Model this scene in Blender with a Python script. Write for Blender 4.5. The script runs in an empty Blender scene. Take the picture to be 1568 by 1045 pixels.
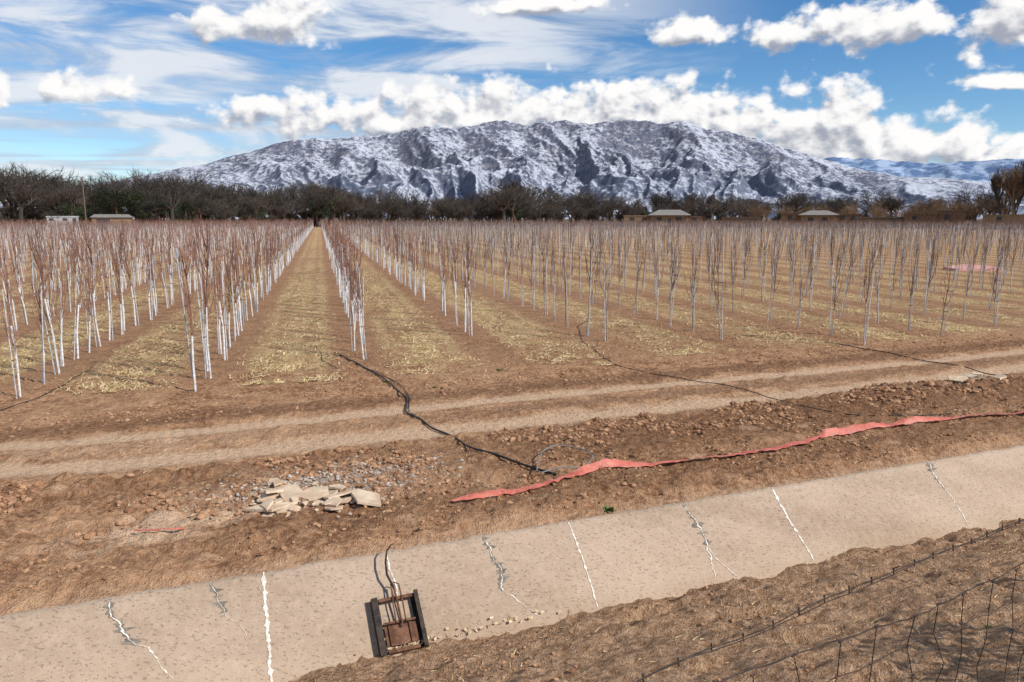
import bpy, math, random
import numpy as np
from mathutils import Vector, noise, Matrix
random.seed(7); np.random.seed(7)
scene=bpy.context.scene
CU,SU=.928,.371           # ditch direction (X,Y)
def W(u,w,z=0.0): return (CU*u-SU*w, SU*u+CU*w, z)
def UW(x,y): return (CU*x+SU*y, -SU*x+CU*y)
RC,RS=.9686,.2487         # orchard rows
def SQ(s,q,z=0.0): return (RC*s-RS*q, RS*s+RC*q, z)

# ---------------------------------------------------------------- helpers
def link(o,parent=None):
    scene.collection.objects.link(o)
    if parent is not None: o.parent=parent
    return o
def empty(name,loc=(0,0,0)):
    e=bpy.data.objects.new(name,None); e.location=loc; e.empty_display_size=.3
    return link(e)
def mesh_obj(name,vs,fs,mats,parent=None,smooth=False,midx=None):
    me=bpy.data.meshes.new(name); me.from_pydata(vs,[],fs)
    for m in mats: me.materials.append(m)
    if midx is not None: me.polygons.foreach_set('material_index',midx)
    if smooth: me.polygons.foreach_set('use_smooth',[True]*len(me.polygons))
    me.update()
    o=bpy.data.objects.new(name,me); return link(o,parent)
class NT:
    def __init__(s,nt,dim='3D'): s.nt=nt; s.n=nt.nodes; s.l=nt.links; s.dim=dim
    def add(s,t,ins=None,**kw):
        nd=s.n.new(t)
        for k,v in kw.items(): setattr(nd,k,v)
        if ins:
            for k,v in ins.items():
                if hasattr(v,'is_linked') or isinstance(v,bpy.types.NodeSocket): s.l.new(v,nd.inputs[k])
                else: nd.inputs[k].default_value=v
        return nd
    def m(s,op,a,b=0.0,c=None,clamp=False):
        ins={0:a,1:b}
        if c is not None: ins[2]=c
        return s.add('ShaderNodeMath',ins,operation=op,use_clamp=clamp).outputs[0]
    def vm(s,op,a,b=(0,0,0),out=0):
        return s.add('ShaderNodeVectorMath',{0:a,1:b},operation=op).outputs[out]
    def ss(s,x,lo,hi,a=0.0,b=1.0):
        return s.add('ShaderNodeMapRange',{'Value':x,'From Min':lo,'From Max':hi,'To Min':a,'To Max':b},interpolation_type='SMOOTHSTEP').outputs[0]
    def noise(s,vec,scale,detail=4,rough=.55,out=0,dist=0.0):
        return s.add('ShaderNodeTexNoise',{'Vector':vec,'Scale':scale,'Detail':detail,'Roughness':rough,'Distortion':dist},noise_dimensions=s.dim).outputs[out]
    def mix(s,f,a,b,blend='MIX'):
        nd=s.n.new('ShaderNodeMix'); nd.data_type='RGBA'; nd.blend_type=blend
        for k,v in ((0,f),(6,a),(7,b)):
            if isinstance(v,bpy.types.NodeSocket): s.l.new(v,nd.inputs[k])
            else: nd.inputs[k].default_value=(v if k==0 else (tuple(v)+(1,))[:4])
        return nd.outputs[2]
def newmat(name,dim='3D'):
    m=bpy.data.materials.new(name); m.use_nodes=True
    t=NT(m.node_tree,dim); b=m.node_tree.nodes['Principled BSDF']
    return m,t,b
def simple(name,c1,c2,scale=8,rough=.85,bump=.3,bscale=None,metal=0,rand=0.0,bdist=.01):
    m,t,b=newmat(name)
    co=t.add('ShaderNodeTexCoord').outputs['Object']
    f=t.ss(t.noise(co,scale,3),.35,.65)
    col=t.mix(f,c1,c2)
    if rand:
        r=t.add('ShaderNodeObjectInfo').outputs['Random']
        k=t.m('MULTIPLY_ADD',r,rand*2,1-rand)
        hs=t.add('ShaderNodeHueSaturation',{'Value':k,'Color':col}); col=hs.outputs[0]
    t.l.new(col,b.inputs['Base Color']); b.inputs['Roughness'].default_value=rough; b.inputs['Metallic'].default_value=metal
    b.inputs['Specular IOR Level'].default_value=.25
    if bump:
        bp=t.add('ShaderNodeBump',{'Height':t.noise(co,bscale or scale*4,4),'Strength':bump,'Distance':bdist})
        t.l.new(bp.outputs[0],b.inputs['Normal'])
    return m
def fr(x,y,z=0.0,o=4): return noise.fractal(Vector((x,y,z)),0.9,2.0,o)

# ---------------------------------------------------------------- tubes
def tube(vs,fs,mi,pts,rads,sides=4,mat=0,cap=True):
    base=len(vs); n=len(pts)
    for i,p in enumerate(pts):
        a=Vector(pts[max(i-1,0)]); b=Vector(pts[min(i+1,n-1)]); d=(b-a)
        if d.length<1e-6: d=Vector((0,0,1))
        d.normalize(); x=d.cross(Vector((0.13,1,0.07)));
        if x.length<.01: x=d.cross(Vector((1,0,0)))
        x.normalize(); y=d.cross(x)
        for k in range(sides):
            an=2*math.pi*k/sides
            q=Vector(p)+(x*math.cos(an)+y*math.sin(an))*rads[i]; vs.append(tuple(q))
    for i in range(n-1):
        for k in range(sides):
            k2=(k+1)%sides
            fs.append((base+i*sides+k,base+i*sides+k2,base+(i+1)*sides+k2,base+(i+1)*sides+k)); mi.append(mat)
    if cap:
        fs.append(tuple(base+(n-1)*sides+k for k in range(sides))); mi.append(mat)
        fs.append(tuple(base+k for k in reversed(range(sides)))); mi.append(mat)
def boxm(vs,fs,mi,o,ax,ay,az,mat=0):
    """box from corner o with edge vectors"""
    o=Vector(o);ax=Vector(ax);ay=Vector(ay);az=Vector(az);b=len(vs)
    for k in range(8):
        vs.append(tuple(o+ax*(k&1)+ay*((k>>1)&1)+az*((k>>2)&1)))
    for f in ((0,2,3,1),(4,5,7,6),(0,1,5,4),(2,6,7,3),(0,4,6,2),(1,3,7,5)):
        fs.append(tuple(b+i for i in f)); mi.append(mat)

# ---------------------------------------------------------------- terrain function
def g2(x,y,cx,cy,sx,sy): return math.exp(-((x-cx)/sx)**2-((y-cy)/sy)**2)
def trackc(u):
    l=max(0.0,-u)
    return 10.5+.10*math.sin(u*.35)+.035*l*l, 9.25+.07*math.sin(u*.4+1)+.05*l*l*1.2
def gz(u,w,det=True):
    dense=(-9<u<20) and w<20
    n=0.0
    if dense and det:
        f=min(1,(u+9)/2,(20-u)/2,(20-w)/3)
        n1=fr(u*1.1,w*1.1,3); n2=fr(u*4.0,w*4.0,9,5); n3=fr(u*13,w*13,1,3)
    else: f=0;n1=n2=n3=0
    if w>=6.04:
        e=min(1,(w-6.04)/.28); e=e*e*(3-2*e); z=-.030*max(0,1-(w-6.05)/.8)
        rough=1.15
        if w<9: rough=1.9
        if 9<w<11.2: rough=.75
        ta,tb=trackc(u)
        da=abs(w-ta);db=abs(w-tb)
        tr=max(math.exp(-(da/.26)**4),math.exp(-(db/.32)**4))
        rd=max(math.exp(-((da-.36)/.08)**2),math.exp(-((db-.44)/.08)**2))
        z+=f*((.026*n1+.026*rough*n2+.012*rough*n3)*(1-.8*tr) -.030*tr+ .020*rd*(.5+1.5*n2)+.006*tr*math.sin(u*38))
        if dense: 
            z+=.13*g2(u,w,10.8,8.4,2.0,.45)+.05*g2(u,w,2.0,7.9,2.5,.4)-.06*g2(u,w,12.6,9.0,1.0,.35)-.04*g2(u,w,-1.0,7.3,.6,.35)
            z+=.05*g2(u,w,-1.5,8.6,2.,.3)*(.5+n2)
        return z*e+(1-e)*(-.083+f*(.012*n2+.008*n1))
    zs=-(6.13-w)*.839-.06
    zb=-.63+(5.38-w)*.30
    if w<0: zb=-.63+5.38*.30
    if w<-8: zb=max(0,zb-(-8-w)*.2)
    if dense: zb+=f*(.05*n1+.045*n2+.020*n3+.014*math.sin((u*.9+w*2.2)*7+3*n1)*max(0,min(1,(u-2)/2)))-.13*g2(u,w,3.25,5.0,.25,.15)+.06*g2(u,w,3.2,4.7,.4,.15)
    if w<5.9: return max(zs,zb)
    return zs

def axis(lo,hi,step,neg,pos,gr=1.35):
    a=list(np.arange(lo,hi,step)); s=step;x=a[-1]
    while x<pos: s*=gr; x+=s; a.append(x)
    s=step;x=a[0];b=[]
    while x>neg: s*=gr; x-=s; b.append(x)
    return b[::-1]+a
ua=axis(-5.5,17,.042,-14000,14000,1.25)
wa=axis(1.0,14.5,.038,-3000,16000,1.12)
V=[];col=[]
for w in wa:
    for u in ua:
        V.append(W(u,w,gz(u,w)))
        if w<20 and -12<u<60:
            ta,tb=trackc(u); da=abs(w-ta);db=abs(w-tb)
            nn=fr(u*2.2,w*6,5,3) if u<20 else 0
            t=max(math.exp(-(da/(.21+.10*nn))**4),math.exp(-(db/(.29+.14*nn))**4))
            t=max(t,(.15+.35*max(0,min(1,(2-u)/3)))*math.exp(-((w-9.9)/.5)**4)*(.7+nn))
            sd=g2(u,w,-.6,7.25,.75,.32)*1.2+.8*g2(u,w,-3,7,1.2,.3)
            t=max(t,min(1,max(0,sd-.25+.6*nn)*1.8))
            if 6.0<w<6.25: t=max(t,.5*(1-(w-6.0)/.25))
            dk=math.exp(-((w-8.1)/.8)**4)*min(1,max(0,(u-1)/3))*.9
            dk=max(dk,.7*math.exp(-((w-6.75)/.35)**4)*min(1,max(0,(u+1)/2)))
            dk=max(dk,.6*math.exp(-((w-9.87)/.22)**4)*max(0,min(1,(u-1)/3)))
            dk=max(dk,.8*math.exp(-((w-11.2)/.35)**4))
            dk=max(dk,.45*math.exp(-((w-8.5)/.35)**4))
            bk=1.0 if w<5.6 else 0.0
            gr=min(1,2*g2(u,w,.9,7.75,.95,.42))
            col+= [t,dk,bk,gr]
        else: col+=[0,0,1.0 if w<5.6 else 0,0]
nu=len(ua);nw=len(wa)
F=[(j*nu+i,j*nu+i+1,(j+1)*nu+i+1,(j+1)*nu+i) for j in range(nw-1) for i in range(nu-1)]
gm,t,b=newmat('soil','2D')
pos=t.add('ShaderNodeNewGeometry').outputs['Position']
at=t.add('ShaderNodeAttribute',attribute_name='zones'); sep=t.add('ShaderNodeSeparateColor',{0:at.outputs['Color']})
TR,DK,BK=sep.outputs; GR=at.outputs['Alpha']
n_big=t.noise(pos,.35,3); n_mid=t.noise(pos,2.2,5,.6); n_fine=t.noise(pos,14,5,.65); n_vf=t.noise(pos,70,2,.6)
c=t.mix(t.ss(n_mid,.34,.66),(.25,.118,.057),(.47,.255,.135))
c=t.mix(t.m('MULTIPLY',t.ss(n_fine,.42,.68),.65),c,(.60,.365,.21))
c=t.mix(t.m('MULTIPLY',t.ss(n_fine,.46,.30),.45),c,(.17,.080,.040))
c=t.mix(t.ss(n_big,.4,.65,0,.35),c,(.54,.32,.18))
c=t.mix(t.m('MULTIPLY',BK,.85),c,t.mix(t.ss(n_fine,.35,.7),(.30,.175,.098),(.54,.345,.21)))
c=t.mix(t.m('MULTIPLY',DK,t.ss(n_mid,.25,.55,.4,.88)),c,t.mix(t.ss(n_fine,.3,.7),(.11,.051,.026),(.27,.138,.072)))
c=t.mix(t.m('MULTIPLY',TR,t.ss(n_fine,.25,.6,.75,1)),c,t.mix(n_fine,(.60,.385,.235),(.76,.53,.35)))
c=t.mix(t.m('MULTIPLY',GR,t.ss(n_fine,.45,.6,.05,.5)),c,(.42,.35,.28))
s_=t.vm('DOT_PRODUCT',pos,(RC,RS,0),out=1); q_=t.vm('DOT_PRODUCT',pos,(-RS,RC,0),out=1)
ph=t.m('DIVIDE',t.m('SUBTRACT',s_,.7),2.75); fc=t.m('ABSOLUTE',t.m('SUBTRACT',t.m('FRACT',ph),.5))
mp=t.add('ShaderNodeMapping',{'Vector':pos,'Rotation':(0,0,math.radians(14.4)),'Scale':(1,.12,1)}).outputs[0]
n_row=t.noise(mp,.9,4)
fcn=t.m('ADD',fc,t.m('MULTIPLY',t.m('SUBTRACT',n_mid,.5),.26)); fcn=t.m('ADD',fcn,t.m('MULTIPLY',t.m('SUBTRACT',n_row,.5),.20))
lane=t.ss(fcn,.22,.36,1,0)
rut=t.ss(t.m('ABSOLUTE',t.m('SUBTRACT',fcn,.15)),.01,.07,.40,1)
start=t.ss(t.m('ADD',q_,t.m('MULTIPLY',t.m('SUBTRACT',n_mid,.5),4.0)),13.2,14.8)
w_=t.vm('DOT_PRODUCT',pos,(-SU,CU,0),out=1)
start=t.m('MULTIPLY',start,t.ss(w_,12.0,13.0))
pat=t.m('MULTIPLY',t.ss(n_row,.32,.54,.25,1),t.ss(t.noise(pos,.12,3),.35,.6,.6,1))
spk=t.ss(t.m('ADD',n_fine,t.m('MULTIPLY',t.m('SUBTRACT',n_vf,.5),.6)),.38,.56)
st=t.m('MULTIPLY',t.m('MULTIPLY',lane,rut),t.m('MULTIPLY',start,t.m('MULTIPLY',pat,spk)))
c=t.mix(t.m('MULTIPLY',start,.40),c,(.255,.135,.072))
c=t.mix(t.m('MULTIPLY',st,.90),c,t.mix(t.ss(n_vf,.3,.7),(.46,.32,.14),(.78,.58,.29)))
far=t.ss(q_,255,330); c=t.mix(far,c,(.13,.095,.06))
t.l.new(c,b.inputs['Base Color']); b.inputs['Roughness'].default_value=.95; b.inputs['Specular IOR Level'].default_value=.1
h=t.m('ADD',t.m('MULTIPLY',n_fine,1.1),t.m('MULTIPLY',n_vf,.35))
h=t.m('ADD',h,t.m('MULTIPLY',n_mid,1.5))
bp=t.add('ShaderNodeBump',{'Height':h,'Strength':1.0,'Distance':.06}); t.l.new(bp.outputs[0],b.inputs['Normal'])
go=mesh_obj('ground',V,F,[gm],smooth=True)
ca=go.data.color_attributes.new('zones','FLOAT_COLOR','POINT'); ca.data.foreach_set('color',col)

# ---------------------------------------------------------------- clods
t_=(1+5**.5)/2
ico=np.array([(-1,t_,0),(1,t_,0),(-1,-t_,0),(1,-t_,0),(0,-1,t_),(0,1,t_),(0,-1,-t_),(0,1,-t_),(t_,0,-1),(t_,0,1),(-t_,0,-1),(-t_,0,1)])/1.9
icf=np.array([(0,11,5),(0,5,1),(0,1,7),(0,7,10),(0,10,11),(1,5,9),(5,11,4),(11,10,2),(10,7,6),(7,1,8),(3,9,4),(3,4,2),(3,2,6),(3,6,8),(3,8,9),(4,9,5),(2,4,11),(6,2,10),(8,6,7),(9,8,1)])
def lumps(name,items,mat,flat=.7):
    vs=[];fs=[]
    for k,(u,w,r) in enumerate(items):
        x,y,z=W(u,w,gz(u,w)+r*.15)
        P=ico*(1+np.random.uniform(-.28,.28,(12,1)))*r*np.array([np.random.uniform(.8,1.3),np.random.uniform(.7,1.1),flat])
        a=random.uniform(0,6.28); R=np.array([[math.cos(a),-math.sin(a),0],[math.sin(a),math.cos(a),0],[0,0,1]])
        P=P@R.T+np.array([x,y,z]); vs.append(P); fs.append(icf+12*k)
    return mesh_obj(name,np.concatenate(vs).tolist(),np.concatenate(fs).tolist(),[mat])
clodm=simple('clod_soil',(.22,.108,.055),(.46,.265,.148),6,.95,.6,60)
items=[]
def zone(n,u0,u1,w0,w1,r0,r1,thr=-9):
    c=0;k=0
    while c<n and k<n*6:
        k+=1
        u=random.uniform(u0,u1);w=random.uniform(w0,w1)
        if fr(u*.9,w*.9,7)<thr: continue
        r=r0+(r1-r0)*random.random()**4; items.append((u,w,r)); c+=1
zone(4000,-4,13,7.9,8.85,.006,.045,-.05)
zone(2200,-4,2,7.2,8.8,.006,.045,.0)
zone(2600,2,13,6.9,8.2,.005,.032,0)
zone(2400,-4,10,6.25,7.4,.005,.032,.0)
zone(700,-3,16,9.65,10.1,.005,.018)
zone(2400,-4,18,10.95,12.2,.006,.038,0)
zone(1500,-4,16,12,16,.008,.035,.1)
zone(3200,-1,9,3.2,5.3,.003,.020,.0)
zone(130,9.5,13,8.0,8.9,.03,.085)
lumps('soil_clods',items,clodm)
gravm=simple('gravel_stone',(.27,.225,.18),(.50,.44,.37),9,.9,.4,60)
lumps('gravel_patch',[(random.gauss(1.0,.6),random.gauss(7.75,.26),.006+.018*random.random()**2) for _ in range(1300)],gravm)

# ---------------------------------------------------------------- straw bits
vs=[];fs=[]
def blade(x,y,z,l,wd):
    a=random.uniform(0,6.28); e=random.uniform(-.1,.5); dx,dy,dz=math.cos(a)*l*math.cos(e),math.sin(a)*l*math.cos(e),abs(math.sin(e))*l
    px,py=-math.sin(a)*wd,math.cos(a)*wd; b=len(vs)
    vs.extend([(x-px,y-py,z),(x+px,y+py,z+.004),(x+dx+px*.5,y+dy+py*.5,z+dz),(x+dx-px*.5,y+dy-py*.5,z+dz)]); fs.append((b,b+1,b+2,b+3))
cnt=0
while cnt<70000:
    i=random.randint(-9,9); q=13.0+26*random.random()**1.5; s=.7+2.75*i+1.375+random.gauss(0,.48)
    if abs(s-(.7+2.75*i+1.375))>1.0: continue
    x,y,_=SQ(s,q)
    if abs(x)>y*.78+1: continue
    u,w=UW(x,y)
    if w<12.6+1.4*fr(u*.8,w*.8): continue
    if fr(x*1.2,y*1.2,4)+.8*fr(x*4,y*4,2)<0: continue
    z=gz(u,w,False)+.01
    blade(x,y,z,random.uniform(.04,.14),random.uniform(.003,.008)); cnt+=1
strawm=simple('straw',(.48,.35,.155),(.80,.63,.35),3,.8,0)
mesh_obj('straw_mulch',vs,fs,[strawm])
vs=[];fs=[]
for k in range(800):
    u=random.uniform(-1,9); w=random.uniform(3.2,5.2) if k%3 else random.uniform(6.4,8.8)
    x,y,_=W(u,w); blade(x,y,gz(u,w)+.008,random.uniform(.02,.08),random.uniform(.0015,.003))
mesh_obj('dry_grass_litter',vs,fs,[strawm])

# ---------------------------------------------------------------- concrete ditch lining
th=math.radians(40)
Nn=Vector(W(0,-math.sin(th),math.cos(th)))
def SL(u,s,n=0.0):
    w=6.13-s*math.cos(th); z=-s*math.sin(th)
    return Vector(W(u,w,z))+Nn*n
conc,t,b=newmat('weathered_concrete')
pos=t.add('ShaderNodeTexCoord').outputs['Object']
mpp=t.add('ShaderNodeMapping',{'Vector':pos,'Rotation':(0,0,-math.radians(21.8)),'Scale':(.40,1,1)}).outputs[0]
a1=t.noise(mpp,1.3,5,.6);a2=t.noise(pos,14,5,.65);a3=t.noise(pos,110,3,.6)
pit=t.ss(t.noise(mpp,60,3,.6),.58,.70)
c=t.mix(t.ss(a1,.32,.68),(.345,.25,.175),(.465,.35,.255))
c=t.mix(t.ss(a2,.42,.7,0,.4),c,(.53,.41,.305))
c=t.mix(t.ss(a3,.5,.7,0,.35),c,(.25,.18,.125))
c=t.mix(t.m('MULTIPLY',pit,.42),c,(.22,.16,.11))
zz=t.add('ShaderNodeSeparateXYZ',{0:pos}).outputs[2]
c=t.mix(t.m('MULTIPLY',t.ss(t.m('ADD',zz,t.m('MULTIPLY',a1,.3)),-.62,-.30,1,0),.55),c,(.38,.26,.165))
t.l.new(c,b.inputs['Base Color']); b.inputs['Roughness'].default_value=.92; b.inputs['Specular IOR Level'].default_value=.15
hh=t.m('SUBTRACT',t.m('ADD',t.m('MULTIPLY',a3,.5),t.m('MULTIPLY',a2,1.2)),t.m('MULTIPLY',pit,.8))
bp=t.add('ShaderNodeBump',{'Height':hh,'Strength':.7,'Distance':.010}); t.l.new(bp.outputs[0],b.inputs['Normal'])
vs=[];fs=[];us=list(np.arange(-7,14,.04))+list(np.arange(14,60,1.0));ns=24
def sb(u,s): return .006*fr(u*1.5,s*3,8,2)
for i,u in enumerate(us):
    e=.10+.012*fr(u*2,1)+.012*fr(u*9,2)
    for j in range(ns):
        s=e+(1.12-e)*j/(ns-1)
        vs.append(tuple(SL(u,s,sb(u,s)-(.006 if j==0 else 0))))
    vs.append(tuple(SL(u,e-.01,-.09)))
R=ns+1
for i in range(len(us)-1):
    for j in range(ns-1): fs.append((i*R+j,i*R+j+1,(i+1)*R+j+1,(i+1)*R+j))
    fs.append((i*R,(i+1)*R,(i+1)*R+ns,i*R+ns))
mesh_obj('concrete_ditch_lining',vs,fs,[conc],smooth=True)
sealm=simple('crack_sealant',(.56,.49,.40),(.82,.77,.69),30,.8,.3,80)
patchm=simple('mortar_patch',(.13,.112,.09),(.24,.205,.165),20,.9,.3,80)
cracks=empty('ditch_crack_seams')
def seam(name,pts,w0,mat,jit=.006,off=.009,wj=.5,thr=None):
    P=[]
    for (a,b_) in zip(pts[:-1],pts[1:]):
        n=max(2,int(math.dist(a,b_)/.008))
        for k in range(n): P.append((a[0]+(b_[0]-a[0])*k/n,a[1]+(b_[1]-a[1])*k/n))
    P.append(pts[-1]); vs=[];fs=[]
    sd=sum(ord(c) for c in name)*1.37
    sj=sum(ord(c) for c in name.split('_')[-1])*1.37
    for k,(u,s) in enumerate(P):
        f=k/len(P); j1=jit*3*fr(s*6,sj,0)+jit*.8*fr(s*40,sj,2); ww=max(.003,w0*(1+wj*1.6*fr(s*25,sd,5)))*min(1,.25+6*(1-f),.5+8*f)
        if thr is not None and fr(s*9,sd,7)<thr: ww=.0005
        a=SL(u+j1-ww*(.5+.4*fr(s*30,sd,8)),s); b2=SL(u+j1+ww*(.5+.4*fr(s*33,sd,9)),s)
        dn=sb(u,s)+off
        vs+= [tuple(a+Nn*(dn-.012)),tuple(a+Nn*dn),tuple(b2+Nn*dn),tuple(b2+Nn*(dn-.012))]
    for k in range(len(P)-1):
        for j in range(3):
            fs.append((k*4+j,k*4+j+1,(k+1)*4+j+1,(k+1)*4+j))
    return mesh_obj(name,vs,fs,[mat],parent=cracks)
CR=[('a',[(.21,.11),(.21,.52),(.20,.72),(.20,1.02)],.022,0),
('b',[(-.91,.12),(-.88,.22),(-.85,.30),(-.73,.52),(-.66,.55),(-.58,.66),(-.47,.82)],.009,1),
('c',[(-.18,.12),(-.16,.18),(-.14,.26),(-.06,.42),(.04,.61)],.003,1),
('d',[(1.23,.13),(1.25,.40),(1.26,.6)],.009,0),
('e',[(2.13,.12),(2.17,.25),(2.20,.44),(2.17,.6),(2.18,.65),(2.30,.83),(2.48,.96)],.008,1),
('f',[(2.99,.12),(3.01,.46),(2.98,.96)],.012,0),
('g',[(4.30,.13),(4.36,.35),(4.34,.63),(4.26,.92)],.009,1),('gg',[(4.34,.63),(4.40,.8),(4.50,.96)],.008,0),
('h',[(5.45,.11),(5.42,.3),(5.43,.45),(5.45,.98)],.019,0),
('i',[(7.77,.12),(7.72,.40),(7.74,.6),(7.71,.95)],.010,1),
('j',[(10.4,.12),(10.4,.97)],.014,0),('k',[(-2.6,.12),(-2.55,.5),(-2.6,.97)],.014,0)]
for nm,pts,w0,gp_ in CR:
    seam('seam_'+nm,pts,w0,sealm,.004 if not gp_ else .012,.0052,.8)
    if gp_:
        q=pts[:max(3,int(len(pts)*.85))]
        seam('patch_'+nm,q,.060,patchm,.012,.0040,1.2,-.06)
        seam('patchb_'+nm,q,.026,patchm,.012,.0028,.9,None)
# ---------------------------------------------------------------- irrigation turnout gate
rust=simple('rusty_steel',(.10,.045,.025),(.20,.10,.06),14,.75,.4,60,.3)
dark=simple('dark_steel',(.025,.02,.018),(.06,.045,.035),14,.6,.3,60,.5)
vs=[];fs=[];mi=[]
Ux=Vector(W(1,0,0)); Sx=SL(0,1)-SL(0,0)
def gb(u0,u1,s0,s1,n0,n1,m): boxm(vs,fs,mi,SL(u0,s0,n0),Ux*(u1-u0),Sx*(s1-s0),Nn*(n1-n0),m)
gb(1.02,1.035,.53,1.0,0.0,.075,1); gb(1.036,1.085,.53,1.0,.0,.014,1); gb(1.02,1.07,.53,1.0,.076,.084,1)
gb(1.395,1.41,.52,.99,0.0,.075,1); gb(1.355,1.394,.52,.99,.0,.014,1); gb(1.375,1.41,.52,.99,.076,.084,1)
gb(1.076,1.359,.545,.570,.05,.078,0); gb(1.087,1.353,.74,.758,.035,.06,0)
gb(1.09,1.35,.767,.93,.03,.042,0); gb(1.12,1.14,.768,.93,.043,.058,0); gb(1.29,1.31,.768,.93,.043,.058,0)
gb(1.09,1.35,.955,.985,.02,.05,0)
tube(vs,fs,mi,[SL(1.235,.80,.07),SL(1.225,.6,.09),SL(1.22,.45,.09)],[.009]*3,8,0)
tube(vs,fs,mi,[SL(1.19,.76,.065),SL(1.19,.60,.085),SL(1.20,.44,.09),SL(1.23,.43,.09),SL(1.265,.45,.09),SL(1.27,.6,.085),SL(1.27,.76,.065)],[.006]*7,8,0)
tube(vs,fs,mi,[SL(1.22,.48,.09),SL(1.18,.36,.11),SL(1.185,.26,.13),SL(1.21,.17,.15),SL(1.25,.13,.165),SL(1.28,.12,.16)],[.010,.010,.009,.008,.006,.004],8,1)
mesh_obj('irrigation_turnout_gate',vs,fs,[rust,dark],midx=mi)
chipm=simple('wood_chip',(.50,.36,.20),(.70,.55,.35),20,.85,0)
vs=[];fs=[]
for k in range(110):
    u=random.gauss(1.25,.14); 
    if k>60: u=random.gauss(1.9,.35)
    s=.95-abs(random.gauss(0,.03)); p=SL(u,s,.02+.02*random.random()); a=Vector([random.gauss(0,1) for _ in range(3)]).normalized()*random.uniform(.01,.022); c_=a.orthogonal().normalized()*random.uniform(.005,.012)
    b0=len(vs); vs+=[tuple(p-a-c_),tuple(p+a-c_*.6),tuple(p+a*.8+c_),tuple(p-a*.7+c_*1.1)]; fs.append((b0,b0+1,b0+2,b0+3))
mesh_obj('wood_chip_debris',vs,fs,[chipm])

# ---------------------------------------------------------------- broken concrete rubble
rubm=simple('broken_concrete',(.50,.36,.24),(.68,.53,.38),5,.9,.5,50)
vs=[];fs=[];mi=[]
def shard(cx,cy,z,r,th_,tilt,az):
    n=random.randint(4,7); b=len(vs); M=Matrix.Rotation(az,3,'Z')@Matrix.Rotation(tilt,3,'X')
    an=[6.28*i/n+random.uniform(-.4,.4) for i in range(n)]; rr_=[r*random.uniform(.6,1.2) for _ in range(n)]
    for lv in (0,1):
        for a,rr in zip(an,rr_):
            p=M@Vector((math.cos(a)*rr*1.3,math.sin(a)*rr*.8,lv*th_)); vs.append((cx+p.x,cy+p.y,z+p.z))
    fs.append(tuple(b+n+i for i in range(n))); mi.append(0)
    for i in range(n): j=(i+1)%n; fs.append((b+i,b+j,b+n+j,b+n+i)); mi.append(0)
for k in range(20):
    cx=random.uniform(-2.55,-1.4);cy=7.08+random.gauss(0,.16)
    u,w=UW(cx,cy); shard(cx,cy,gz(u,w)+.015+.03*random.random(),random.uniform(.06,.17),random.uniform(.014,.026),random.uniform(-.38,.38),random.uniform(0,6.28))
shard(-2.5,7.5,.02,.15,.02,.1,1);shard(-2.3,6.85,.03,.24,.025,-.15,.5);shard(-1.45,7.05,.03,.18,.025,.2,2);shard(-2.35,7.35,.02,.19,.02,.12,2)
for k in range(60):
    cx=random.gauss(-2.0,.5);cy=random.gauss(7.0,.22);u,w=UW(cx,cy);shard(cx,cy,gz(u,w)+.01,random.uniform(.012,.045),.012,random.uniform(-.5,.5),random.uniform(0,6))
mesh_obj('broken_concrete_rubble',vs,fs,[rubm],midx=mi)
vs=[];fs=[];mi=[]
for k in range(9):
    x,y,_=W(11.9+random.gauss(0,.35),8.55+random.gauss(0,.1)); u,w=UW(x,y); shard(x,y,gz(u,w)+.02,random.uniform(.08,.2),.04,random.uniform(-.4,.4),random.uniform(0,6))
mesh_obj('broken_concrete_rubble',vs,fs,[rubm],midx=mi)

# ---------------------------------------------------------------- hoses
hosem=simple('black_poly_hose',(.012,.012,.012),(.03,.027,.025),20,.5,0)
greym=simple('grey_tubing',(.12,.13,.13),(.22,.23,.22),20,.5,0)
def hose(name,pts,r,mat,z=None):
    cu=bpy.data.curves.new(name,'CURVE'); cu.dimensions='3D'; sp=cu.splines.new('NURBS')
    D=[]
    for a,b_ in zip(pts[:-1],pts[1:]):
        n=max(2,int(math.dist(a,b_)/.25))
        for k in range(n): D.append((a[0]+(b_[0]-a[0])*k/n,a[1]+(b_[1]-a[1])*k/n))
    D.append(pts[-1]); sp.points.add(len(D)-1)
    for k,(x,y) in enumerate(D):
        u,w=UW(x,y); x+=.07*fr(k*.4,3.3); y+=.05*fr(k*.4,8.3)
        sp.points[k].co=(x,y,gz(u,w)+r+.008+(z(k/len(D)) if z else 0),1)
    sp.use_endpoint_u=True; sp.order_u=4; cu.bevel_depth=r; cu.bevel_resolution=3; cu.materials.append(mat)
    return link(bpy.data.objects.new(name,cu))
hose('irrigation_hose',[(-3.73,15.43),(-2.77,13.7),(-2.05,12.31),(-1.66,11.3),(-1.57,10.5),(-1.1,9.72),(-.71,9.2),(-.43,8.58),(.04,8.11),(.44,7.78)],.013,hosem)
hose('irrigation_hose',[(-3.2,14.6),(-2.9,13.9),(-2.0,12.5),(-1.62,11.4),(-1.50,10.4),(-1.2,9.9)],.006,hosem)
hose('irrigation_hose',[(2.2,20.5),(1.74,19.28),(1.61,16.96),(1.97,14.02),(2.56,13.11),(3.36,12.57),(3.92,11.83),(4.27,10.77),(4.88,10.39),(5.73,10.22),(6.65,10.5)],.007,hosem)
hose('irrigation_hose',[(7.3,16.6),(7.86,15.2),(8.34,14.35),(8.73,13.52),(9.0,13.05),(7.68,12.57),(7.33,12.07),(7.69,11.69)],.009,hosem)
hose('irrigation_hose',[(-9.5,10.6),(-7.61,10.39),(-7.44,11.17),(-7.62,12.31),(-8.07,14)],.006,hosem)
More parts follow.
